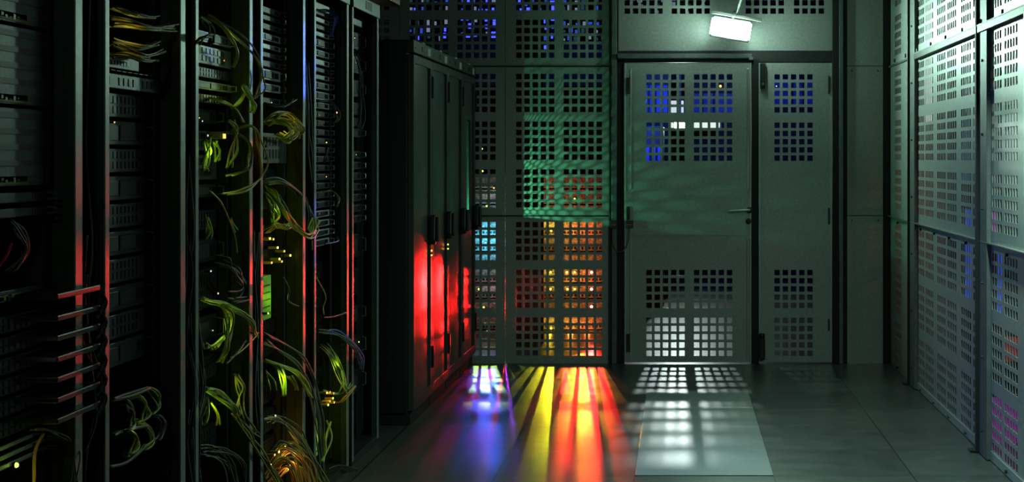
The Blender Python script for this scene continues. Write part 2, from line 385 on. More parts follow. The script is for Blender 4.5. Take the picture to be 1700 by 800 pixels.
rl = thing('emergency_or_fill_lamp', 'unseen fill lamp added at the near end of the aisle, behind the viewer', 'lamp', (-.9, .4, 2.55))  # unseen lamp added behind the camera to fill the aisle with light
MB().box(-.128,.128,-.06,-.02,-.068,.068).build('housing', M['grey'], rl, .006, local=True)
MB().box(-.118,.118,-.022,.0,-.058,.058).build('diffuser', em('rear_fill_diffuser', (.72,1,.84), 2.5), rl, .004, local=True)
MB().tube([(0,-.04,.06),(0,-.04,.5)],.009,8).build('stem', M['grey'], rl, 0, True, local=True)
lamp('AREA', 'rear_fill_beam', (0,.01,0), 2.3, (.6,1,.78), .24, .12, spread=150, parent=rl).rotation_euler = (math.radians(80),0,0)

# ================================================================== closed cabinets
XC = -1.355
def cabinet(k, label):
    y0 = 7.87+.6*k+.004; y1 = y0+.592
    t = thing('network_cabinet', label, 'cabinet', (-1.85, (y0+y1)/2, 0), 'closed black cabinets beside the back wall')
    B(-2.35,XC-.035,y0,y1,.06,1.98).build('carcass', M['cab'], t, .004)
    B(-2.3,XC-.02,y0+.01,y1-.01,0,.06).build('plinth', M['cab'], t, .003)
    hd = B(XC-.035,XC,y0,y1,1.915,1.98).build('header', M['cabframe'], t, .003)
    B(XC,XC+.002,y0+.43,y0+.52,1.925,1.965).build('name_plate', M['white'], hd)
    B(XC,XC+.003,y0+.03,y0+.05,1.935,1.945).build('vent_slot', M['black'], hd); B(XC,XC+.003,y0+.25,y0+.33,1.935,1.96).build('vent_slot', M['black'], hd)
    B(XC-.03,XC-.012,y0+.35,y0+.42,1.98,1.992).build('lifting_lug', M['white'], t, .002)
    d = MB()
    d.box(XC-.033,XC,y0+.003,y0+.04,.075,1.905).box(XC-.033,XC,y1-.055,y1-.003,.075,1.905).box(XC-.033,XC,y0+.04,y1-.055,1.86,1.905).box(XC-.033,XC,y0+.04,y1-.055,.075,.13)
    d = d.build('door_frame', M['cabframe'], t, .003)
    # slightly bowed smoked pane
    g = MB(); n = 10; ya, yb = y0+.04, y1-.055
    if k < 3: za = .13
    else: za = .13
    for i in range(n):
        a = ya+(yb-ya)*i/n; b = ya+(yb-ya)*(i+1)/n
        fa = XC-.016+.014*math.sin(math.pi*i/n); fb = XC-.016+.014*math.sin(math.pi*(i+1)/n)
        segs = ((.13,1.86),) if k < 3 else (((.13,1.015),(1.62,1.86)) if 3 <= i <= 5 else ((.13,1.86),))
        for z0, z1 in segs:
            g.quad((fa,a,z0),(fb,b,z0),(fb,b,z1),(fa,a,z1)); g.quad((XC-.03,a,z0),(XC-.03,b,z0),(XC-.03,b,z1),(XC-.03,a,z1))
    g.build('door_pane', M['glass'], d, 0, True)
    h_ = MB().prism([(y1-.075,1.06),(y1-.03,1.06),(y1-.018,.93),(y1-.03,.90),(y1-.08,.90),(y1-.09,.93)], 0, XC, XC+.028).build('handle', M['black'], d, .005)
    MB().box(XC+.028,XC+.045,y1-.066,y1-.038,.915,1.05).build('grip', M['black'], h_, .005)
    if k < 2:
        for z in (.865,.84): MB().ball((XC+.004,y1-.05,z),.004).build('indicator_light', M['eY'], h_)
    B(XC,XC+.012,y1-.028,y1-.006,1.70,1.82).build('hinge', M['black'], d, .002)
    B(XC,XC+.012,y1-.028,y1-.006,.22,.34).build('hinge', M['black'], d, .002)
    return t
cabs = [cabinet(k, l) for k, l in enumerate(('nearest of the closed black cabinets, full dark side facing us', 'second closed black cabinet with smoked door, from the near end',
        'third closed black cabinet, second from the perforated back wall', 'last closed black cabinet, touching the perforated back wall'))]
def hexmesh(place, w, h, s, r):
    """bars along the edges of a hexagon net; s = edge length"""
    mb = MB(); done = set(); dx = s*math.sqrt(3); dy = s*1.5
    for j in range(int(h/dy)+1):
        for i in range(int(w/dx)+1):
            cx = i*dx+(dx/2 if j % 2 else 0); cy = j*dy
            pts = [(cx+s*math.sin(a), cy+s*math.cos(a)) for a in [math.pi/3*k for k in range(6)]]
            for k in range(6):
                a, b = pts[k], pts[(k+1) % 6]; key = (round((a[0]+b[0])*2000), round((a[1]+b[1])*2000))
                if key in done: continue
                done.add(key)
                ux, uy = b[0]-a[0], b[1]-a[1]; L = math.hypot(ux, uy); nx, ny = -uy/L*r, ux/L*r
                n0 = len(mb.v)
                for t in (0, .0015):
                    for q in ((a[0]+nx,a[1]+ny),(b[0]+nx,b[1]+ny),(b[0]-nx,b[1]-ny),(a[0]-nx,a[1]-ny)): mb.v.append(place(q[0], q[1], t))
                mb.f += [(n0,n0+1,n0+2,n0+3),(n0+4,n0+5,n0+6,n0+7),(n0,n0+1,n0+5,n0+4),(n0+2,n0+3,n0+7,n0+6)]
    return mb
# honeycomb vent in the last cabinet's door, lit green from inside
yv = 9.674+.04+.15
hexmesh(lambda u, v, t: (XC-.012+t, yv+u, 1.018+v), .15, .595, .0048, .0007).build('honeycomb_vent', M['cab'], cabs[3])
# open up the last cabinet behind its vent: its carcass is a shell
for ch in list(cabs[3].children):
    if ch.name.startswith('carcass'):
        me = ch.data; bpy.data.objects.remove(ch)
y0 = 9.674; y1 = y0+.592
(MB().box(-2.35,XC-.035,y0,y0+.004,.06,1.98).box(-2.35,XC-.035,y1-.004,y1,.06,1.98).box(-2.35,-2.34,y0,y1,.06,1.98).box(-2.35,XC-.035,y0,y1,.06,.065).box(-2.35,XC-.035,y0,y1,1.975,1.98)).build('carcass', M['cab'], cabs[3])
lamp('POINT', 'cabinet_status_light', (-1.50, 9.90, 1.03), 40, GRN, .002)

# ================================================================== open racks on the left
XF = -1.449; XE = -1.52
RK = dict(A=(3.10,3.736), B=(3.885,4.517), C=(4.613,5.23), D=(5.332,5.97), E=(6.118,6.755), F_=(6.83,7.43))
RD = dict(A='leftmost rack', B='second rack from the left', C='third rack from the left', D='fourth rack from the left', E='fifth rack from the left', F_='sixth rack, the last open one')
RL = dict(A='leftmost open rack, cut by the left photo edge', B='second open rack from left, with two grey panels near its top', C='third open rack, with large hanging yellow cable loops',
          D='fourth open rack, with a blue-lit stack and small grey display unit', E='fifth open rack, with a tall stack of blue-lit servers', F_='sixth open rack, last before the closed black cabinets')
racks = {}
for key, (a, b) in RK.items():
    t = thing('server_rack', RL[key], 'rack', (-1.95, (a+b)/2, 0), 'open equipment racks along the left side'); racks[key] = t
    top = 2.10
    wa = .028; wb_ = .043 if key in 'AB' else .036
    for i, (p0, p1) in enumerate(((a, a+wa), (b-wb_, b))):
        fp = B(XF-.03, XF-.004, p0+.002, p1-.002, .02, top).build('front_post', M['inner'], t, .002); B(XF-.004, XF, p0, p1, .02, top).build('post_face', M['rackpost'], fp, .001)
        B(-2.43,-2.40,p0,p1,.02,top).build('rear_post', M['dark'], t, .002)
    for yy in (a+.045, b-.047):
        mr = MB().box(XE-.002, XE+.003, yy-.018, yy+.02, .06, top-.05); mr.build('mounting_rail', M['dark'], t)
    B(-2.40,XF-.03,a,a+.006,.03,top-.01).build('side_panel', M['inner'], t)
    B(-2.40,XF-.03,b-.006,b,.03,top-.01).build('side_panel', M['inner'], t)
    B(-2.43,XF-.002,a,b,0,.035).build('base', M['dark'], t, .002)
    B(-2.43,XF,a,b,top-.03,top).build('top_panel', M['dark'], t, .002)
    hh = B(XF,XF+.006,a,b,2.045,2.11).build('header', M['rackpost'], t, .002)
    B(XF+.006,XF+.008,(a+b)/2-.04,(a+b)/2+.1,2.06,2.098).build('name_plate', M['serverm'], hh)
    B(XE,XE+.02,a+.05,b-.15,1.99,2.02).build('top_bar', M['rackpost'], t, .002)
    B(-2.41,-2.405,a,b,.03,top-.03).build('rear_panel', M['dark'], t)
keys = list(RK)
for k1, k2 in zip(keys, keys[1:]):
    a = RK[k1][1]+.032; b = RK[k2][0]-.004
    B(-2.2,-1.50,a,b,.02,2.08).build('cable_channel', M['inner'], racks[k2])
ct = thing('cable_tray', 'flat metal cable tray lying on top of the last open rack', 'cable tray', (-1.6, 7.15, 2.11))
MB().box(-1.95,-1.36,6.85,7.5,2.112,2.117).box(-1.365,-1.36,6.85,7.5,2.112,2.16).box(-1.95,-1.945,6.85,7.5,2.112,2.16).build('tray_body', mat('red_lit_tray', (.35,.16,.12), .5, .3), ct)  # red light falling on the tray is put into its colour
for i in range(6): B(-1.94,-1.37,6.9+.11*i,6.93+.11*i,2.117,2.122).build('tray_rung', M['grey'], ct)

ORD = ['top','second','third','fourth','fifth','sixth','seventh','eighth','ninth','tenth','eleventh','twelfth','thirteenth','fourteenth','fifteenth','sixteenth','seventeenth','eighteenth','nineteenth','twentieth','twenty-first','twenty-second','twenty-third','twenty-fourth','twenty-fifth','twenty-sixth','twenty-seventh','twenty-eighth']
def unit(key, z0, z1, kind, label, cat='server', group=None, m='serverm', w=1.0, out=.012, name=None):
    a, b = RK[key]; a += .055; b -= .055; b = a+(b-a)*w
    t = thing(name or {'server':'rack_server','switch':'network_switch','blade':'blade_chassis','patch':'cable_patch_bay','vent':'vented_panel'}[kind], label, cat, (-1.8, (a+b)/2, z0), group)
    xf = XE+out; hgt = z1-z0
    B(-2.2, xf-.006, a+.01, b-.01, z0+.002, z1-.002).build('chassis', M['dark'], t)
    fp = B(xf-.006, xf, a-.008, b+.008, z0+.002, z1-.002).build('faceplate', M[m], t, .0015)
    rnd = random.Random(int(z0*1000)+ord(key[0]))
    if kind == 'server':
        n = 3
        for i in range(n):
            q0 = a+.02+(b-a-.12)*i/n; q1 = q0+(b-a-.12)/n-.012
            if hgt > .03: B(xf,xf+.004,q0,q1,z0+hgt*.2,z0+hgt*.8).build('drive_bay', M['serverd' if m != 'serverd' else 'dark'], fp, .001)
        g = MB()
        for i in range(5): g.box(xf, xf+.0015, b-.095+i*.012, b-.088+i*.012, z0+hgt*.25, z0+hgt*.75)
        g.build('vent_grille', M['black'], fp)
        for yy in (a+.002, b-.006): MB().tube([(xf,yy,z0+hgt*.2),(xf+.02,yy,z0+hgt*.25),(xf+.02,yy,z0+hgt*.75),(xf,yy,z0+hgt*.8)],.003,5).build('handle', M['steel'], t)
    elif kind in ('switch','patch'):
        g = MB(); n = 14 if kind == 'switch' else 10
        for r in range(2 if hgt > .05 or kind=='switch' else 1):
            for i in range(n):
                q = a+.03+(b-a-.1)*i/n; zz = z0+hgt*(.18+.4*r) if (hgt > .05 or kind=='switch') else z0+hgt*.25
                g.box(xf, xf+.003, q, q+(b-a-.1)/n*.7, zz, zz+hgt*.28)
        g.build('ports', M['black'], fp)
    elif kind == 'vent':
        g = MB()
        for i in range(13):
            if i in (4, 9): continue
            q = a+.02+i*.036; B(xf, xf+.002, q, q+.02, z0+hgt*.25, z0+hgt*.75).build('slot', M['black'], fp)
    elif kind == 'blade':
        n = 5
        for i in range(n):
            zz = z0+hgt*(i+.5)/n
            B(xf,xf+.003,a+.03,b-.04,zz-.007,zz+.006).build('card_slot', M['slot'], fp)
        lb = B(xf+.001,xf+.003,a+.10,b-.13,z0+.006,z0+.024).build('label', M['ylab'], fp)
        g = MB()
        for i in range(14):
            q = b-.15-i*.021; g.box(xf+.003,xf+.0035,q-.012,q,z0+.010+.004*(i%2),z0+.013+.004*(i%3))
        g.build('lettering', M['black'], lb)
    for i in range(1 if key not in 'AB' and rnd.random() < .35 else 0):
        MB().ball((xf+.003, a+.04+rnd.random()*(b-a-.1), z0+hgt*(.3+.4*rnd.random())), .0022).build('indicator_light', M[rnd.choice(['eW','eW','eY','eG','eO'])], t)
    return t
def zr(key, py, px=None):   # height of photo row py on the equipment plane near that rack's middle
    a, b = RK[key]; D = (a+b)/2 if px is None else Dx(px, XE); return Zy(py, D)

# rack A: blade frames above, servers below
for i, (p1, p0) in enumerate(((-95,40),(43,175),(178,310))):
    D = 3.5
    unit('A', Zy(p0,D), Zy(p1,D), 'blade', ['topmost grey card chassis of the leftmost rack, yellow label at its foot','middle grey card chassis of the leftmost rack, dark red slots','lowest grey card chassis of the leftmost rack, above silver rails'][i], 'equipment chassis', 'card chassis in the leftmost rack', 'serverm')
unit('A', Zy(338,3.5), Zy(318,3.5), 'server', 'flat black unit with silver edge just below the grey card chassis', 'server', None, 'serverd', name='rack_server')
unit('A', Zy(362,3.5), Zy(344,3.5), 'server', 'second flat black unit with silver rail in leftmost rack', 'server', None, 'serverd')
lp = unit('A', Zy(500,3.5), Zy(478,3.5), 'patch', 'dark unit with a yellow-green label strip in leftmost rack', 'patch panel', None, 'serverd')
B(XE+.013,XE+.015,3.2,3.45,Zy(494,3.5),Zy(486,3.5)).build('label_strip', M['ylab'], lp); B(XE+.013,XE+.015,3.47,3.52,Zy(492,3.5),Zy(486,3.5)).build('label_strip', M['ylab'], lp)
for i in range(6):
    y_ = 520+34*i
    unit('A', Zy(y_+30,3.5), Zy(y_,3.5), 'switch', ORD[i]+' dark switch of the port rows low in the leftmost rack' if i else 'topmost dark switch of the port rows low in leftmost rack', 'switch', 'dark switches low in the leftmost rack', 'serverd')
for i in range(3):
    z_ = Zy(735+16*i,3.5)
    unit('A', z_-.006, z_+.008, 'server', ORD[i]+' thin silver rail shelf at the foot of the leftmost rack', 'shelf', 'thin shelves at the foot of the leftmost rack', 'rackpost', name='rack_shelf')
for i, y_ in enumerate((480,514,545,578,610,642,675)):
    z = Zy(y_,3.72)
    B(XF-.06,XF+.035,3.50,3.76,z-.006,z+.008).build('cable_finger', M['black'], racks['A'], .003)
    if i < 6: MB().tube(smooth_path([(XF+.03,3.755,z-.01),(XF+.045,3.765,z-.035),(XF+.03,3.755,z-.075)],4),.006,6).build('retainer_clip', M['black'], racks['A'])
# rack B
unit('B', zr('B',118), zr('B',92), 'patch', 'pale grey module with dark connector row, upper part of second rack', 'patch panel', None, 'server', .62, .02)
unit('B', zr('B',122), zr('B',119), 'patch', 'thin dark shelf under the pale grey module in second rack', 'shelf', None, 'serverm', 1, .02, name='rack_shelf')
unit('B', zr('B',150), zr('B',124), 'vent', 'grey panel with a row of upright slots in second rack', 'panel', None, 'server', 1, .012)
for i in range(10):
    z = zr('B', 150+i*46)
    unit('B', z-.075, z-.006, ['switch','server'][i % 2], ORD[i]+' black unit below the slotted grey panel, second rack' if i else 'topmost black unit below the slotted grey panel, second rack', 'server', 'black units in the second rack', 'black', 1, -.02)
# rack C
zs = [(52,72,'server','server'),(76,108,'patch','server'),(112,130,'switch','serverd'),(134,150,'server','server'),(156,172,'switch','serverd'),(178,205,'server','serverd'),(215,250,'switch','serverm'),(256,300,'switch','serverm'),(306,330,'server','serverd'),(350,385,'switch','serverd'),(400,440,'server','serverd'),(450,520,'switch','serverd'),(530,580,'server','serverd'),(600,640,'switch','serverd'),(660,700,'server','serverd'),(720,760,'switch','serverd')]
for i, (p1, p0, k_, m_) in enumerate(zs):
    unit('C', zr('C',p0), zr('C',p1), k_, (ORD[i]+' unit' if i else 'topmost unit')+' from the top in the third rack', 'server', 'units in the third rack', m_, 1, .012 if i < 5 else -.03)
# rack D
zs = [(8,20),(22,32),(36,48),(52,66),(70,80),(84,94),(98,110),(112,132),(136,152),(160,172)]
for i, (p1, p0) in enumerate(zs):
    unit('D', zr('D',p0), zr('D',p1), 'server', (ORD[i]+' slim server' if i else 'topmost slim server')+' of the blue-lit stack in the fourth rack', 'server', 'blue-lit slim servers in the fourth rack', 'server_lit' if i in (3,4,7,8) else 'serverm', 1, -.01)
du = unit('D', zr('D',272), zr('D',220), 'patch', 'grey display unit with small screen and round buttons in fourth rack', 'display unit', None, 'serverm', 1, .01, name='display_unit')
a, b = RK['D']; q = a+.055
s_ = B(XE+.010,XE+.018,q,q+.12,zr('D',268),zr('D',223)).build('screen_bezel', M['white'], du, .002)
B(XE+.018,XE+.0195,q+.012,q+.108,zr('D',265),zr('D',226)).build('screen', M['eD'], s_)
for i in range(4):
    for j in range(2): MB().cyl((q+.17+.06*j, zr('D',232+i*10)),.007,0,XE+.010,XE+.016,8).build('button', M['black'], du)
for i, (p1, p0) in enumerate(((280,305),(330,350),(395,412),(416,440),(540,565),(572,600),(640,680),(690,730),(740,780))):
    unit('D', zr('D',p0), zr('D',p1), 'switch', (ORD[i]+' dark switch' if i else 'topmost dark switch')+' below the display unit in the fourth rack', 'switch', 'dark switches in the fourth rack', 'serverd', 1, -.03)
def green_box(key, p1, p0, y0_, y1_, label, X=XE+.02):
    t = thing('green_module', label, 'module', (X-.1, (y0_+y1_)/2, zr(key,p0)))
    B(X-.2, X, y0_, y1_, zr(key,p0), zr(key,p1)).build('module_case', M['green_box'], t, .003)
    hh = zr(key,p1)-zr(key,p0)
    for i in range(5): B(X, X+.002, y0_+.02, y1_-.02, zr(key,p0)+hh*(.12+.16*i), zr(key,p0)+hh*(.15+.16*i)).build('groove', M['inner'], t)
    return t
green_box('D', 456, 528, 5.43, 5.66, 'green upright module in the middle of the fourth rack')
green_box('E', 690, 752, 6.19, 6.40, 'green upright module low in the fifth rack')
# rack E
zs = [2,14,26,38,50,62,80,96,110,122,134,150,168,183,198,213,228,243,258,273,288,303,318,334,350,366,382,398]
for i, p1 in enumerate(zs):
    p0 = (zs[i+1] if i+1 < len(zs) else 414)-3
    unit('E', zr('E',p0), zr('E',p1), 'server', (ORD[i]+' server' if i else 'topmost server')+' of the tall stack in the fifth rack', 'server', 'servers stacked in the fifth rack', 'server_lit' if i in (0,2,4,6,7,9,10,11,12,24,25,26,27) else 'serverm', 1, .0)
for i, (p1, p0) in enumerate(((440,470),(480,520),(530,560),(620,650),(655,682))):
    unit('E', zr('E',p0), zr('E',p1), 'switch', (ORD[i]+' dark switch' if i else 'topmost dark switch')+' under the server stack in the fifth rack', 'switch', 'dark switches in the fifth rack', 'serverd', 1, -.03)
# rack F
zs = [(50,80),(90,120),(130,160),(168,190),(194,210),(212,228),(250,264),(268,282),(286,300),(304,318),(322,336),(340,354),(358,372),(390,430),(448,492),(510,540),(560,600),(620,660)]
for i, (p1, p0) in enumerate(zs):
    unit('F_', zr('F_',p0), zr('F_',p1), 'switch' if i in (3,4,14) else 'server', (ORD[i]+' unit' if i else 'topmost unit')+' from the top in the sixth rack', 'server', 'units in the sixth rack', 'serverm' if 4 < i < 13 else 'serverd', 1, 0)

# ================================================================== cables
def cables(n, pts, spread, r, mats, label, group, name='patch_cable', jitter_end=1.0, xs=.5):
    """n cables sharing a course given as (px, py, X) stations"""
    for i in range(n):
        path = []
        ox = random.uniform(-1,1); oy = random.uniform(-1,1)
        for j, (px, py, X) in enumerate(pts):
            f = 1 if 0 < j < len(pts)-1 else jitter_end
            p = P(px+spread*f*(ox+random.uniform(-.35,.35)), py+spread*f*(oy+random.uniform(-.35,.35)), X)
            p.x += random.uniform(-.012,.012)*xs*2; path.append(p)
        o = MB().tube(smooth_path(path, 6), r*.78*random.uniform(.8,1.15), 6).build(name, M[random.choice(mats)], None, 0, True)
        if n > 1: tag(o, label, 'cable', group)
        else: tag(o, label, 'cable', group)
Y = ['cy','cg']; G = ['cgrey']
X1 = -1.50; X2 = -1.46; X3 = -1.42
# vertical cables in the channels between racks
cables(1, [(150,-20,X2),(147,100,X2),(150,250,X2),(149,400,X2),(146,480,X2),(150,560,X2),(163,640,X2),(158,710,X2),(147,780,X2),(146,830,X2)], 1, .0035, G, 'thin grey cable hanging between leftmost and second rack', None)
cables(1, [(140,390,X2),(142,470,X2),(144,580,X2),(157,650,X2),(157,700,X2),(146,750,X2)], 1, .004, ['cgrey'], 'thicker grey cable bowing out low between the leftmost and second rack', None)
cables(1, [(141,455,X3),(143,500,X3),(145,560,X3),(147,600,X3)], .5, .002, ['cr'], 'short thin red cable beside the leftmost rack post', None)
cables(6, [(316,260,X2),(314,380,X2),(318,460,X2),(313,560,X2),(320,650,X2),(315,740,X2),(320,830,X2)], 7, .004, ['cblk','cgrey','cblk'], 'thin cable running down between the second and third rack', 'cables hanging between the second and third rack')
cables(8, [(428,380,X2),(426,460,X2),(430,540,X2),(425,640,X2),(430,720,X2),(436,830,X2)], 6, .004, ['cgrey','cblk'], 'thin cable running down between the third and fourth rack', 'cables hanging between the third and fourth rack')
cables(5, [(511,100,X2),(512,190,X2),(516,260,X2),(521,330,X2),(520,390,X2)], 3, .003, ['cgrey'], 'thin grey cable between the fourth and fifth rack', 'cables between the fourth and fifth rack')
cables(1, [(515,400,X2),(525,450,X2),(538,490,X2),(541,510,X2),(536,522,X2)], 1, .0045, ['cy'], 'single yellowish cable end hooking at the fifth rack post', None)
cables(1, [(475,460,X3),(475,480,X3),(480,500,X3),(496,508,X3)], 1, .0045, ['cgrey'], 'short grey cable bending right beside the green module, fourth rack', None)
# rack A
cables(1, [(14,404,X2),(8,425,X2),(-2,450,X2)], .5, .004, ['cr'], 'short bright red cable at the left photo edge', None)
cables(1, [(72,720,X2),(64,750,X2),(50,800,X2),(46,830,X2)], .5, .006, ['co'], 'orange-yellow cable slanting down at the foot of the leftmost rack', None)
cables(3, [(52,712,X2),(80,713,X2),(105,726,X2),(126,748,X2),(120,800,X3)], 2, .003, ['cgrey'], 'thin grey cable fanning out at the foot of the leftmost rack', 'thin cables at the foot of the leftmost rack')
cables(4, [(20,365,X2),(32,385,X2),(40,415,X2),(20,450,X2)], 6, .003, ['cgrey','cy'], 'thin cable drooping in the middle of the leftmost rack', 'cables in the middle of the leftmost rack')
# rack B top bundle, lower coils
for k_, (pa, pe, pm) in enumerate((((183,12),(262,30),(225,26)),((183,28),(296,50),(250,46)),((183,40),(290,42),(240,46)),((183,68),(262,72),(230,80)),((183,76),(272,85),(235,92)),((184,92),(254,98),(220,92)))):
    cables(5, [(*pa,X1),((pa[0]+pm[0])/2,(pa[1]+pm[1])/2-2,X1+.02),(*pm,X2),((pm[0]+pe[0])/2,(pm[1]+pe[1])/2+2,X2),(*pe,X2)], 4, .0042, ['cy','cy','cgrey'],
           ORD[k_].replace('top','highest')+' spray of yellow cables near the top of the second rack', 'yellow cables, spray %s down in the second rack' % ORD[k_])
for k_, (cx, cy_) in enumerate(((206,690),(228,680),(248,668),(212,735),(232,722),(252,712))):
    cables(3, [(cx-20,cy_-16,X1),(cx,cy_-22,X2),(cx+14,cy_-10,X2),(cx+14,cy_+10,X2),(cx+2,cy_+22,X2),(cx-12,cy_+20,X1)], 4, .0045, ['cgrey','cg'],
           ['leftmost upper','middle upper','rightmost upper','leftmost lower','middle lower','rightmost lower'][k_]+' coil of grey cables low in the second rack', 'grey cable coils low in the second rack, '+['a','b','c','d','e','f'][k_])
for y_, e_, nm in ((664,644,'upper'),(722,706,'middle'),(776,740,'lower')):
    cables(2, [(184,y_,X2),(210,y_-8,X2),(240,e_,X2)], 2, .006, ['cgrey'], nm+' grey cable slanting across the coils low in second rack', 'slanting grey cables low in the second rack, '+nm)
# rack C
C_ = [([(330,20,X1),(352,30,X2),(378,52,X3),(391,85,X3),(391,110,X3)],2,2,.005,['cy'],'upper yellow cable arching over the top of the third rack'),
 ([(330,24,X1),(365,38,X2),(400,62,X3),(424,92,X3),(437,120,X3),(434,150,X3),(424,162,X3)],3,2,.0045,['cy','cgrey'],'long cable arching from the third rack over to its far post'),
 ([(329,28,X2),(345,40,X2),(354,58,X2),(352,75,X2)],4,3,.004,['cblk','cgrey'],'black cable looping over the top devices of third rack'),
 ([(328,75,X2),(335,62,X3),(352,60,X3),(352,74,X3)],3,3,.005,['cblk'],'thick black cable bent around the upper module in third rack'),
 ([(350,165,X1),(372,171,X2),(392,182,X2),(402,205,X2)],2,3,.005,Y,'yellow cable bending below the upper modules in third rack'),
 ([(412,148,X2),(395,170,X2),(386,178,X2)],3,2,.005,Y,'short yellow-green cable end crossing to the post in third rack'),
 ([(408,140,X3),(415,158,X3),(421,172,X3),(419,186,X3)],3,2,.0055,['cg'],'short green-yellow cable end hanging at the third rack far post'),
 ([(382,200,X2),(391,215,X2),(389,250,X3),(380,278,X3)],3,2,.005,['cg','cy'],'bright yellow-green cable curving down in the middle of third rack'),
 ([(348,222,X1),(390,222,X2),(410,238,X3),(416,262,X3),(408,282,X3),(380,292,X2)],3,2,.005,['cy','cgrey'],'looping yellow cable to the far post of third rack'),
 ([(384,216,X1),(418,208,X3),(432,235,X3),(438,268,X3),(430,296,X3),(405,315,X3),(372,322,X2)],2,2,.0045,['cy'],'largest yellow cable loop, crossing the far post of third rack'),
 ([(346,230,X2),(350,248,X2),(344,268,X2),(340,280,X2)],5,5,.0045,['cg'],'bright yellow-green cable in the hanging knot, left of third rack'),
 ([(358,235,X2),(363,250,X2),(358,268,X2)],5,3,.0045,['cg','cgrey'],'short bent cable right of the hanging knot in third rack'),
 ([(343,318,X2),(360,335,X2),(376,360,X2),(388,392,X2),(391,420,X2)],1,1,.005,['cy'],'single yellow cable falling in the mid height of the third rack'),
 ([(345,360,X1),(350,380,X2),(347,395,X2)],6,3,.004,['cgrey','cg'],'short cable piece beside the single falling cable in third rack'),
 ([(382,364,X2),(392,372,X2),(396,384,X2)],2,2,.004,['cg'],'small green-yellow cable hook right of the falling cable, third rack'),
 ([(362,430,X1),(385,440,X2),(395,455,X2),(410,475,X2),(405,490,X2),(385,492,X2)],6,9,.004,['cgrey'],'grey cable in the tangled knot of the third rack'),
 ([(370,508,X2),(382,525,X3),(384,550,X3),(378,580,X3),(362,600,X2)],5,3,.0055,['cg','cy'],'thick yellow-green cable in the curved fan, lower third rack'),
 ([(374,560,X2),(362,575,X2),(352,580,X2)],4,4,.005,['cg'],'short yellow-green cable left of the curved fan in third rack'),
 ([(330,495,X2),(350,500,X2),(372,505,X2),(400,518,X3),(420,535,X3),(425,560,X2)],5,3,.004,['cgrey','cg'],'thin cable arching above the curved fan in the third rack'),
 ([(420,560,X2),(400,580,X2),(380,598,X2)],4,8,.0045,['cgrey','cgrey','cg'],'grey cable sweeping down to the left in lower third rack'),
 ([(340,566,X2),(343,575,X2)],3,4,.004,['cg'],'tiny cable tip at the left post, lower third rack'),
 ([(343,645,X2),(362,652,X2),(385,672,X3),(400,690,X3)],6,4,.0045,['cg','cg','cgrey'],'bright green-yellow cable of the slanting pair in third rack foot'),
 ([(344,665,X2),(342,690,X2),(340,705,X2)],3,3,.0045,['cg'],'upright short green cable end at the foot of third rack'),
 ([(353,670,X2),(358,690,X2),(361,708,X2)],2,3,.0045,['co','cg'],'upright short cable end right of the green ends, third rack foot'),
 ([(388,622,X2),(400,645,X2),(398,662,X2),(400,690,X3),(415,712,X3),(424,722,X3)],5,4,.004,['cy','cgrey'],'yellow cable twisting down by the far post, third rack foot'),
 ([(390,690,X3),(408,720,X3),(430,750,X3),(460,790,X3),(475,830,X3)],6,5,.004,['cgrey','cy'],'thin cable running diagonally to the floor across the third rack post'),
 ([(340,740,X2),(370,745,X2),(395,770,X2),(400,830,X2)],9,14,.004,['cgrey','cgrey','cblk'],'grey cable in the tangle at the bottom of third rack'),
 ([(325,480,X2),(330,560,X2),(334,640,X2),(326,720,X2),(330,820,X2)],6,5,.0042,['cblk','cgrey','cblk'],'dull cable hanging down along the near post of third rack')]
for pts, n, sp_, r_, ms, lb in C_: cables(n, pts, sp_, r_, ms, lb, lb)
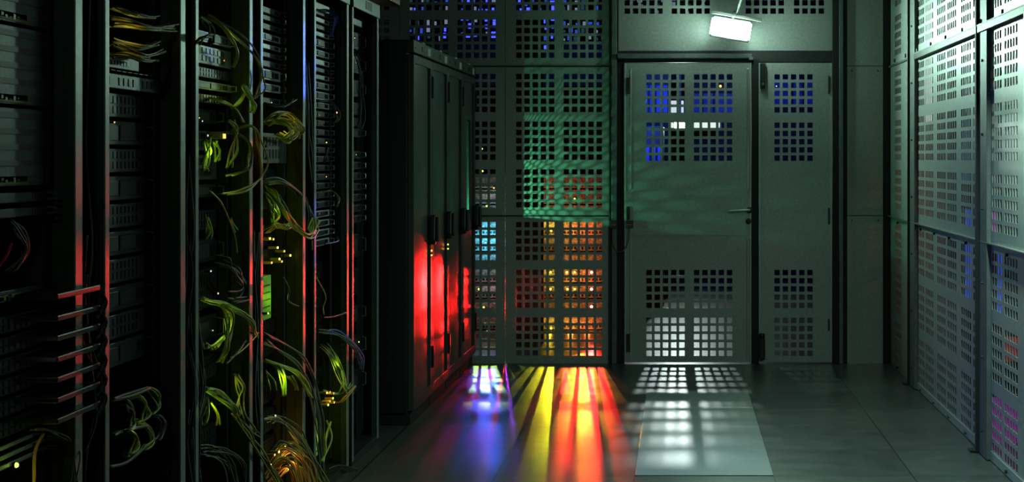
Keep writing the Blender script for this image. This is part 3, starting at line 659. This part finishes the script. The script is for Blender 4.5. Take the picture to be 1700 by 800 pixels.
# rack D
D_ = [([(440,172,X1),(462,178,X2),(478,172,X2),(487,166,X2)],3,2,.004,['co','cgrey'],'orange cable above the yellow tangle in the fourth rack'),
 ([(440,205,X1),(456,188,X2),(478,186,X2),(492,198,X3),(498,212,X3),(490,226,X2)],5,4,.0045,['cy'],'yellow cable arching in the tangle of the fourth rack'),
 ([(440,202,X1),(462,200,X2),(482,206,X3),(488,218,X3),(478,230,X3),(462,224,X2)],8,6,.0045,Y,'yellow cable curled over the display unit in fourth rack'),
 ([(440,310,X1),(452,320,X2),(468,345,X3),(484,368,X3),(500,385,X3),(512,392,X3),(520,380,X3),(523,365,X3)],8,4,.0045,['cg','cg','cgrey'],'green-yellow cable sweeping right in the large fan of fourth rack'),
 ([(441,320,X1),(450,340,X2),(457,360,X2),(452,372,X2)],6,3,.005,['cg'],'green-yellow cable falling on the left side of the large fan'),
 ([(440,382,X1),(455,372,X2),(470,376,X2),(482,370,X2)],7,5,.0045,['cg','cy'],'yellow-green cable lying under the large fan in fourth rack'),
 ([(440,300,X1),(470,300,X2),(500,325,X2),(510,355,X2),(512,385,X2)],6,6,.004,['cgrey','cblk'],'dull cable arching behind the large fan in fourth rack'),
 ([(440,600,X1),(462,606,X2),(490,620,X3),(508,640,X3),(518,660,X3)],5,3,.005,['cg'],'green-yellow cable arching right at the lower part of fourth rack'),
 ([(444,602,X1),(460,610,X2),(468,630,X2),(468,658,X2)],3,2,.0045,['cg'],'green-yellow cable hooking down at the lower part of fourth rack'),
 ([(444,616,X2),(450,632,X2),(454,648,X2)],2,1,.005,['cg'],'short straight green-yellow cable end at the fourth rack near post'),
 ([(478,624,X2),(486,636,X2),(496,646,X2)],3,2,.005,['cg','cy'],'short slanting yellow-green cable stub in the lower fourth rack'),
 ([(448,770,X1),(470,742,X2),(492,748,X3),(512,775,X3),(522,830,X3)],16,8,.0045,['cy','co','cgrey'],'yellow-orange cable in the big heap at the foot of fourth rack'),
 ([(445,800,X1),(468,770,X2),(490,775,X3),(500,830,X3)],12,9,.0045,['co','cy'],'orange cable in the front of the heap at fourth rack foot'),
 ([(440,700,X2),(465,700,X2),(490,720,X3),(515,760,X3),(535,800,X3),(545,830,X3)],8,8,.004,['cgrey','cgrey','cy'],'dull cable arching above the heap at fourth rack foot'),
 ([(440,560,X2),(470,580,X2),(500,600,X3),(520,640,X3),(530,700,X3)],5,8,.004,['cgrey'],'grey cable sagging across the middle of the fourth rack')]
for pts, n, sp_, r_, ms, lb in D_: cables(n, pts, sp_, r_, ms, lb, lb)
E_ = [([(529,18,X1),(548,18,X2),(556,28,X3),(558,44,X3),(550,60,X2)],3,1.5,.004,['cgrey','cgrey','cb'],'grey cable hooking down near the top of fifth rack'),
 ([(530,168,X1),(550,168,X2),(559,185,X3),(556,200,X3),(542,206,X2)],4,1.5,.004,['cgrey','cgrey','cb'],'grey cable bow at the upper middle of fifth rack'),
 ([(535,270,X1),(543,262,X2),(545,245,X2)],2,1.5,.004,['cgrey','cr'],'short cable near the middle of the server stack, fifth rack'),
 ([(533,318,X1),(553,316,X2),(563,328,X3),(561,342,X3)],2,1.5,.004,['cgrey','cy'],'grey cable bow below the middle of fifth rack'),
 ([(540,405,X2),(556,400,X2),(562,394,X2)],1,1,.004,['cgrey'],'short grey cable stub right of the server stack bottom'),
 ([(541,527,X2),(558,525,X2),(572,519,X2)],1,1,.005,['cgrey'],'pale cable stub pointing right in the fifth rack'),
 ([(535,552,X1),(560,554,X2),(585,572,X3),(598,596,X3),(602,612,X3)],7,4,.004,['cgrey','cb','cgrey'],'grey cable sweeping right across the last rack posts'),
 ([(534,575,X1),(548,590,X2),(562,620,X2),(572,648,X3),(580,640,X2)],8,5,.0042,['cgrey','cy','cg'],'cable falling into the orange plugs in fifth rack'),
 ([(540,650,X2),(556,654,X2),(568,648,X2),(574,610,X2)],3,2,.0045,['cy','cg'],'yellow cable hooking up from the orange plugs in fifth rack'),
 ([(543,660,X1),(562,668,X2),(578,658,X3),(588,640,X3)],3,2,.004,['co'],'orange cable hooking up from the orange plugs in fifth rack'),
 ([(545,700,X2),(546,725,X3),(540,750,X3),(534,765,X3)],3,3,.005,['cg'],'green cable hanging in front of the low green module'),
 ([(520,660,X2),(528,700,X2),(532,760,X2),(540,830,X2)],7,6,.004,['cgrey','cgrey','cy'],'dull cable hanging along the fifth rack near post'),
 ([(545,780,X3),(565,774,X3),(590,780,X3),(602,800,-1.38)],2,2,.004,['cblk','cgrey'],'thin dark cable lying at the foot of the fifth rack'),
 ([(592,90,X1),(600,130,X1),(604,190,X1),(600,215,X1)],3,2,.003,['cgrey'],'thin grey cable hanging inside the sixth rack')]
for pts, n, sp_, r_, ms, lb in E_: cables(n, pts, sp_, r_, ms, lb, lb)
# lit plugs
def plug(px, py, X, m, label, s=.012, g=None):
    p = P(px, py, X); t = thing('cable_plug', label, 'plug', p, g)
    B(p.x-.03,p.x+.004,p.y-s,p.y+s,p.z-s*.6,p.z+s*.6).build('plug_body', M['cy'], t, .002)
    B(p.x+.004,p.x+.006,p.y-s*.8,p.y+s*.8,p.z-s*.45,p.z+s*.45).build('lit_window', M[m], t)
for px, py, lb in ((370,226,'glowing orange plug in the upper middle of third rack'),): plug(px, py, X2, 'eO', lb, .016)
for i, (px, py) in enumerate(((446,396),(452,397),(459,411),(470,417),(462,430),(466,434),(480,424),(449,436))): plug(px, py, X1, 'eO' if i % 2 else 'eY', 'small glowing plug of the cluster in the middle of fourth rack', .008, 'glowing plugs in the middle of the fourth rack')
for i, (px, py) in enumerate(((541,652),(546,651),(552,653),(551,661),(546,666),(553,668),(543,672))): plug(px, py, X2, 'eO' if i % 3 else 'eY', 'small glowing orange plug of the cluster in lower fifth rack', .007, 'glowing plugs in the lower fifth rack')
for i, (px, py) in enumerate(((454,755),(461,750),(471,742),(502,745),(477,778),(447,772))): plug(px, py, X2, 'eY' if i % 3 else 'eO', 'small glowing plug among the cable heap at fourth rack foot', .007, 'glowing plugs in the cable heap')
def led(px, py, X, m, label, r=.004, g=None):
    p = P(px, py, X); t = thing('status_light', label, 'light', p, g)
    MB().ball((p.x,p.y,p.z), r).build('bulb', M[m], t, 0, True); MB().cyl((p.y,p.z),r*1.3,0,p.x-.02,p.x-.001,8).build('socket', M['black'], t)
led(27,772,X1,'eG','bright yellow-green light at the foot of the leftmost rack',.006)
led(190,203,X1,'eO','orange pinpoint light below the slotted panel in second rack',.0022)
led(345,225,X2,'eW','white pinpoint light beside the hanging knot in third rack',.003)
led(336,201,X2,'eW','upper white pinpoint light in the third rack',.0022)
led(445,520,X3,'eG','green pinpoint light on the near post of fourth rack',.003)
led(457,690,X2,'eW','white pinpoint light in the lower fourth rack',.004)
led(350,450,X2,'eW','white pinpoint light above the fan in third rack',.003)
led(362,487,X2,'eW','lower white pinpoint light above the fan in third rack',.003)
led(559,187,X3,'eR','red pinpoint on the cable bow in fifth rack',.003)
# rack interior work: weak coloured glow of the equipment on its cables
def glow(px, py, X, e, col, r=.02): lamp('POINT', 'equipment_glow', P(px, py, min(X, -1.453)), e*.36, col, r)
glow(352,252,-1.40,.35,YG); glow(380,70,-1.36,.12,YG); glow(395,150,-1.36,.12,YG); glow(378,300,-1.36,.18,YG); glow(370,540,-1.37,.35,YG); glow(355,680,-1.38,.30,YG)
glow(395,650,-1.36,.12,YG); glow(420,240,-1.34,.08,ORA)
glow(470,205,-1.38,.22,(1,.85,.1)); glow(460,345,-1.37,.5,YG); glow(462,430,-1.40,.2,(1,.7,.1)); glow(468,495,-1.40,.3,YG); glow(470,630,-1.37,.5,YG); glow(480,765,-1.38,.9,(1,.7,.12))
glow(560,610,-1.40,.35,YG); glow(550,722,-1.40,.5,YG); glow(548,660,-1.42,.2,ORA)
glow(225,55,-1.36,.12,(1,.9,.2)); glow(40,770,-1.42,.12,YG); glow(225,710,-1.36,.05,(.8,.9,.4)); glow(40,600,-1.30,.04,(.7,.8,.6))

# ================================================================== the room beyond the perforated walls
def at(px, py, D): return Vector(((px-1126)*D/F, D, Zy(py, D)))
DB = 12.2
def far_rack(x0, x1, label, D=DB, top=1.95):
    t = thing('server_rack', label, 'rack', ((x0+x1)/2, D+.4, 0), 'racks seen through the perforated back wall')
    B(x0,x0+.03,D,D+.03,0,top).build('front_post', M['dark'], t); B(x1-.03,x1,D,D+.03,0,top).build('front_post', M['dark'], t)
    B(x0,x1,D+.05,D+.8,0,top).build('body', M['serverd'], t)
    return t
fr1 = far_rack(-2.3,-1.32,'rack behind the perforated wall, leftmost, with cyan lights')
fr2 = far_rack(-1.31,-.89,'rack behind the perforated wall, dark red and yellow lit')
fr3 = far_rack(-.88,-.46,'rack behind the perforated wall, orange lit with red diodes')
far_eq = mat('cluttered_equipment', (.5,.5,.48), .5, 0, .75, 55, .6)
hexmesh(lambda u, v, t: (-1.0+u, 11.40+t, .04+v), .16, .8, .0042, .0008).build('honeycomb_vent', M['dark'], fr2)
B(-1.22,-1.0,11.40,11.43,0,2.4).build('light_baffle', M['inner'], fr2)  # added baffle plate, keeps the yellow diodes' light from spreading left
def far_unit(px0, px1, py0, py1, label, m=None, D=DB):
    a = at(px0, py0, D); b = at(px1, py1, D)
    t = thing('network_switch', label, 'switch', ((a.x+b.x)/2, D+.02, b.z), 'units seen through the perforated back wall')
    fp = B(a.x, b.x, D-.01, D+.04, b.z, a.z-.004).build('faceplate', m or far_eq, t, .002)
    g = MB(); n = max(3, int((b.x-a.x)/.028))
    for i in range(n): g.box(a.x+.01+i*.028, a.x+.026+i*.028, D-.013, D-.009, b.z+.012, b.z+.03)
    g.build('ports', M['black'], fp)
    return t
for c_, (x0, x1, nm) in enumerate(((735,845,'left'),(850,930,'middle'),(934,1004,'right'))):
    for i, y_ in enumerate(range(288, 530, 26)):
        far_unit(x0, x1, y_, y_+24, (ORD[i] if i else 'topmost')+' unit of the '+nm+' stack behind the perforated back wall')
def far_led(px, py, m, label, r=.008, D=DB-.02, g=None):
    p = at(px, py, D); t = thing('status_light', label, 'light', p, g)
    MB().ball(tuple(p), r).build('bulb', M[m], t, 0, True); MB().cyl((p.x,p.z),r*1.3,1,p.y+.001,p.y+.02,8).build('socket', M['black'], t)
    return t
for py, nm in ((452,'top'),(480,'middle'),(509,'lowest')): far_led(982, py, 'eR', nm+' of three bright red lights behind the perforated wall', .012)
for i, (px, py) in enumerate(((941,452),(954,452),(942,480),(954,480),(915,383),(914,452),(914,480),(915,545))): far_led(px, py, 'eY', 'yellow light behind the perforated wall near the red ones', .009, g='yellow lights behind the back wall')
for px, py, m, nm in ((800,247,'eG','yellow-green light high behind the perforated wall, beside cabinets'),(801,284,'eG','faint green light under the yellow-green one behind the wall'),(808,342,'eG','green light just above the cyan patch behind the wall'),
                      (795,480,'eY','yellow light at cabinet edge, below the cyan patch'),(803,510,'eY','small yellow light lowest beside the cabinet edge'),(806,403,'eC','cyan light in the middle of the cyan patch'),(954,330,'eG','tiny green light high in the orange area behind the wall'),
                      (820,312,'eO','orange light above the cyan patch behind the wall')): far_led(px, py, m, nm, .011 if m == 'eC' else .007)
# glow of those lights on their own equipment
def fglow(px, py, e, col, d=.10): p = at(px, py, DB-d); lamp('POINT', 'equipment_glow', p, e, col, .02)
for py in (385, 410): fglow(804, py, .5, CYA); fglow(818, py, .2, CYA)
fglow(812, 325, .10, (.9,.9,.8)); fglow(812, 480, .10, (1,.6,.7))
for py in (380, 460, 545): fglow(911, py, .45, (1,.75,.05)); fglow(872, py, .30, RED); fglow(975, py, .45, (1,.16,.03)); fglow(947, py, .4, (1,.32,.04))
fglow(911, 310, .10, (1,.2,.05)); fglow(965, 310, .08, RED)
# blue display boards high up behind the back wall
def board(px0, px1, py0, py1, D, m, label, cells, seed=1, name='display_board'):
    a = at(px0, py0, D); b = at(px1, py1, D); rnd = random.Random(seed)
    t = thing(name, label, 'display', ((a.x+b.x)/2, D, b.z))
    B(a.x, b.x, D, D+.03, b.z, a.z).build('backing', M['dark'], t)
    nx, nz = cells
    for i in range(nx):
        for j in range(nz):
            if rnd.random() < .28: continue
            x = a.x+(b.x-a.x)*(i+rnd.random()*.4)/nx; z = b.z+(a.z-b.z)*(j+rnd.random()*.4)/nz
            B(x, x+(b.x-a.x)/nx*rnd.uniform(.3,.7), D-.006, D, z, z+(a.z-b.z)/nz*rnd.uniform(.3,.8)).build('lit_segment', M[rnd.choice(m)], t)
    return t
board(676,746,-4,68,12.9,['eb','eB','eS','eD'],'blue display board high behind the wall, above the cabinets',(7,6),3)
board(752,826,-4,64,12.9,['eB','eB','eb','eS'],'bright blue display board, second from left high behind the wall',(7,5),4)
board(850,922,-4,82,12.9,['eB','eB','eb'],'bright blue display board high behind wall, left of door frame',(7,6),8)
board(930,1008,-4,70,12.9,['eb','eD','eS'],'dim blue display board high behind wall, next to door frame',(7,6),6)
board(1030,1190,-6,26,12.9,['eD','eS','eD'],'pale blue display board above the floodlight, behind the transom',(12,3),7)
# corridor beyond the doors
cl = thing('corridor_lamp', 'white lamp shining far behind the perforated door', 'lamp', at(1129,207,16.3))
p = at(1129,207,16.3)
B(p.x-.07,p.x+.07,p.y,p.y+.06,p.z-.05,p.z+.05).build('housing', M['grey'], cl, .004)
B(p.x-.06,p.x+.06,p.y-.01,p.y,p.z-.04,p.z+.04).build('diffuser', em('corridor_light', (.85,1,.95), 30), cl)
lamp('AREA', 'corridor_lamp_beam', (0,-.03,0), 14, (.82,1,.95), .14, .08, spread=150, parent=cl).rotation_euler = (math.radians(-78),0,0)
B(p.x-.012,p.x+.012,p.y+.02,p.y+.044,p.z+.05,3.0).build('hanging_rod', M['grey'], cl)
scr = mat('blue_wall_panel', (.12,.2,.7), .45, .1, .25, 6)
sg = mat('pale_wall_panel', (.6,.66,.7), .4, .1, .15, 8)
def slab(px0, px1, py0, py1, D, m, label, name='equipment_cabinet', cat='cabinet'):
    a = at(px0, py0, D); b = at(px1, py1, D)
    t = thing(name, label, cat, ((a.x+b.x)/2, D+.2, max(0, b.z)))
    B(a.x-.01, b.x+.01, D+.02, D+.5, 0, a.z+.15).build('body', M['serverd'], t, .004)
    n = 4
    for i in range(n):
        x = a.x+(b.x-a.x)*i/n
        B(x+.01, x+(b.x-a.x)/n-.01, D, D+.02, max(0,b.z)+.02, a.z-.02).build('door', m, t, .003)
    return t
slab(1066,1110,138,190,15.2,scr,'blue lit cabinet behind the left side of the perforated door')
slab(1060,1100,236,272,14.2,scr,'low blue lit cabinet behind the perforated door, under the long tube')
slab(1148,1222,152,200,17.2,scr,'blue lit cabinet behind the right side of perforated door')
slab(1280,1352,128,178,17.2,scr,'blue lit cabinet behind the top of the narrow door')
ps = thing('glowing_light_box', 'pale bright panel behind the perforated door, above the far lamp', 'panel', at(1126,190,16.8))
a = at(1112,166,16.8); b = at(1136,190,16.8); B(a.x,b.x,16.8,16.82,b.z,a.z).build('frame', M['grey'], ps); B(a.x,a.x+.03,16.82,16.85,0,a.z).build('stand', M['dark'], ps); B(a.x+.008,b.x-.008,16.79,16.8,b.z+.008,a.z-.008).build('lit_face', em('pale_panel_light', (.75,.85,1), .8), ps)
a = at(1070,203,16.6); b = at(1195,212,16.6)
tb = thing('tube_lamp', 'long white lamp tube lying level behind the perforated door', 'lamp', ((a.x+b.x)/2,16.6,b.z)); B(a.x,b.x,16.6,16.64,b.z,a.z).build('tube', M['tube'], tb, .01); B(a.x-.02,b.x+.02,16.64,16.7,b.z-.02,a.z+.02).build('housing', M['grey'], tb, .004); B(b.x-.03,b.x,16.7,16.73,0,a.z).build('stand', M['dark'], tb)
far_led(1196,143,'eO','small warm light behind the upper right of the perforated door',.016,17.19)
far_led(1289,143,'eW','pinpoint white light behind the narrow perforated door',.008,17.19)
lamp('SPOT','corridor_blue',at(1095,120,13.8),34,(.06,.16,1),.05,target=at(1110,230,16),angle=80)
lamp('SPOT','corridor_blue',at(1230,120,14.5),24,(.1,.2,1),.05,target=at(1230,190,17),angle=80)
lamp('SPOT','corridor_blue',at(1075,215,13.6),16,(.06,.12,1),.05,target=at(1080,258,14.2),angle=70)
# beyond the right wall
def side_rack(y0, y1, X, label):
    t = thing('server_rack', label, 'rack', (X+.4, (y0+y1)/2, 0), 'racks seen through the perforated right wall')
    B(X+.02,X+.8,y0,y1,0,2.6).build('body', mat('rack_body_red_brown', (.10,.06,.06), .5), t, .004)
    for i in range(16): B(X,X+.02,y0+.03,y1-.03,.1+i*.15,.22+i*.15).build('drawer_front', M['serverm'], t, .003)
    return t
for i, (y0, y1, nm) in enumerate(((4.4,6.0,'nearest'),(6.2,8.0,'second'),(8.2,10.2,'third'),(10.6,12.6,'farthest'))): side_rack(y0, y1, 2.35, nm+' rack glimpsed through the right wall holes')
tl = thing('tube_lamp', 'upright white lamp tube behind the far end of the right wall', 'lamp', (1.955, 12, 1.6))
for z0, z1, s in ((1.64,2.75,1.0),): MB().cyl((1.955,12.0),.032,2,z0,z1,12).build('tube', M['tube'], tl, 0, True)
MB().box(1.90,2.01,12.04,12.08,0,2.85).build('backplate', M['grey'], tl, .003)
def strip(px0, px1, py0, py1, D, m, label):
    a = at(px0, py0, D); b = at(px1, py1, D)
    t = thing('light_strip', label, 'light', ((a.x+b.x)/2, D, b.z))
    B(a.x,b.x,D,D+.02,b.z,a.z).build('lit_face', M[m], t); B(a.x-.01,b.x+.01,D+.02,D+.05,0,a.z+.01).build('housing', M['dark'], t, .002)
strip(1603,1612,348,500,9.6,'eb','deep blue light strip behind the middle of the right wall')
strip(1596,1612,200,300,9.9,'eD','dim slate light strip above the deep blue one, right wall')
strip(1640,1655,352,400,9.2,'eM','purple light strip behind the right wall near its post')
strip(1641,1664,420,520,9.4,'eb','blue light strip under the purple one, behind right wall')
strip(1640,1690,660,760,7.4,'eM','purple light strip low behind the nearest right wall panel')
strip(1668,1692,560,600,7.6,'er','red light strip low behind the nearest right wall panel')
lamp('SPOT','aisle_blue_fill',(-1.40,6.45,.55),40,(.10,.25,1),.06,target=(1.4,7.2,.45),angle=70,blend=1)  # unseen spot added to tint the lower right wall blue
lamp('SPOT','aisle_blue_fill',(1.36,7.6,.9),1.6,(.04,.12,1),.04,target=(-1.5,6.4,1.6),angle=60,blend=1)
lamp('POINT','hall_red_glow',(2.0,8.0,1.0),5,(1,.25,.2),.1)
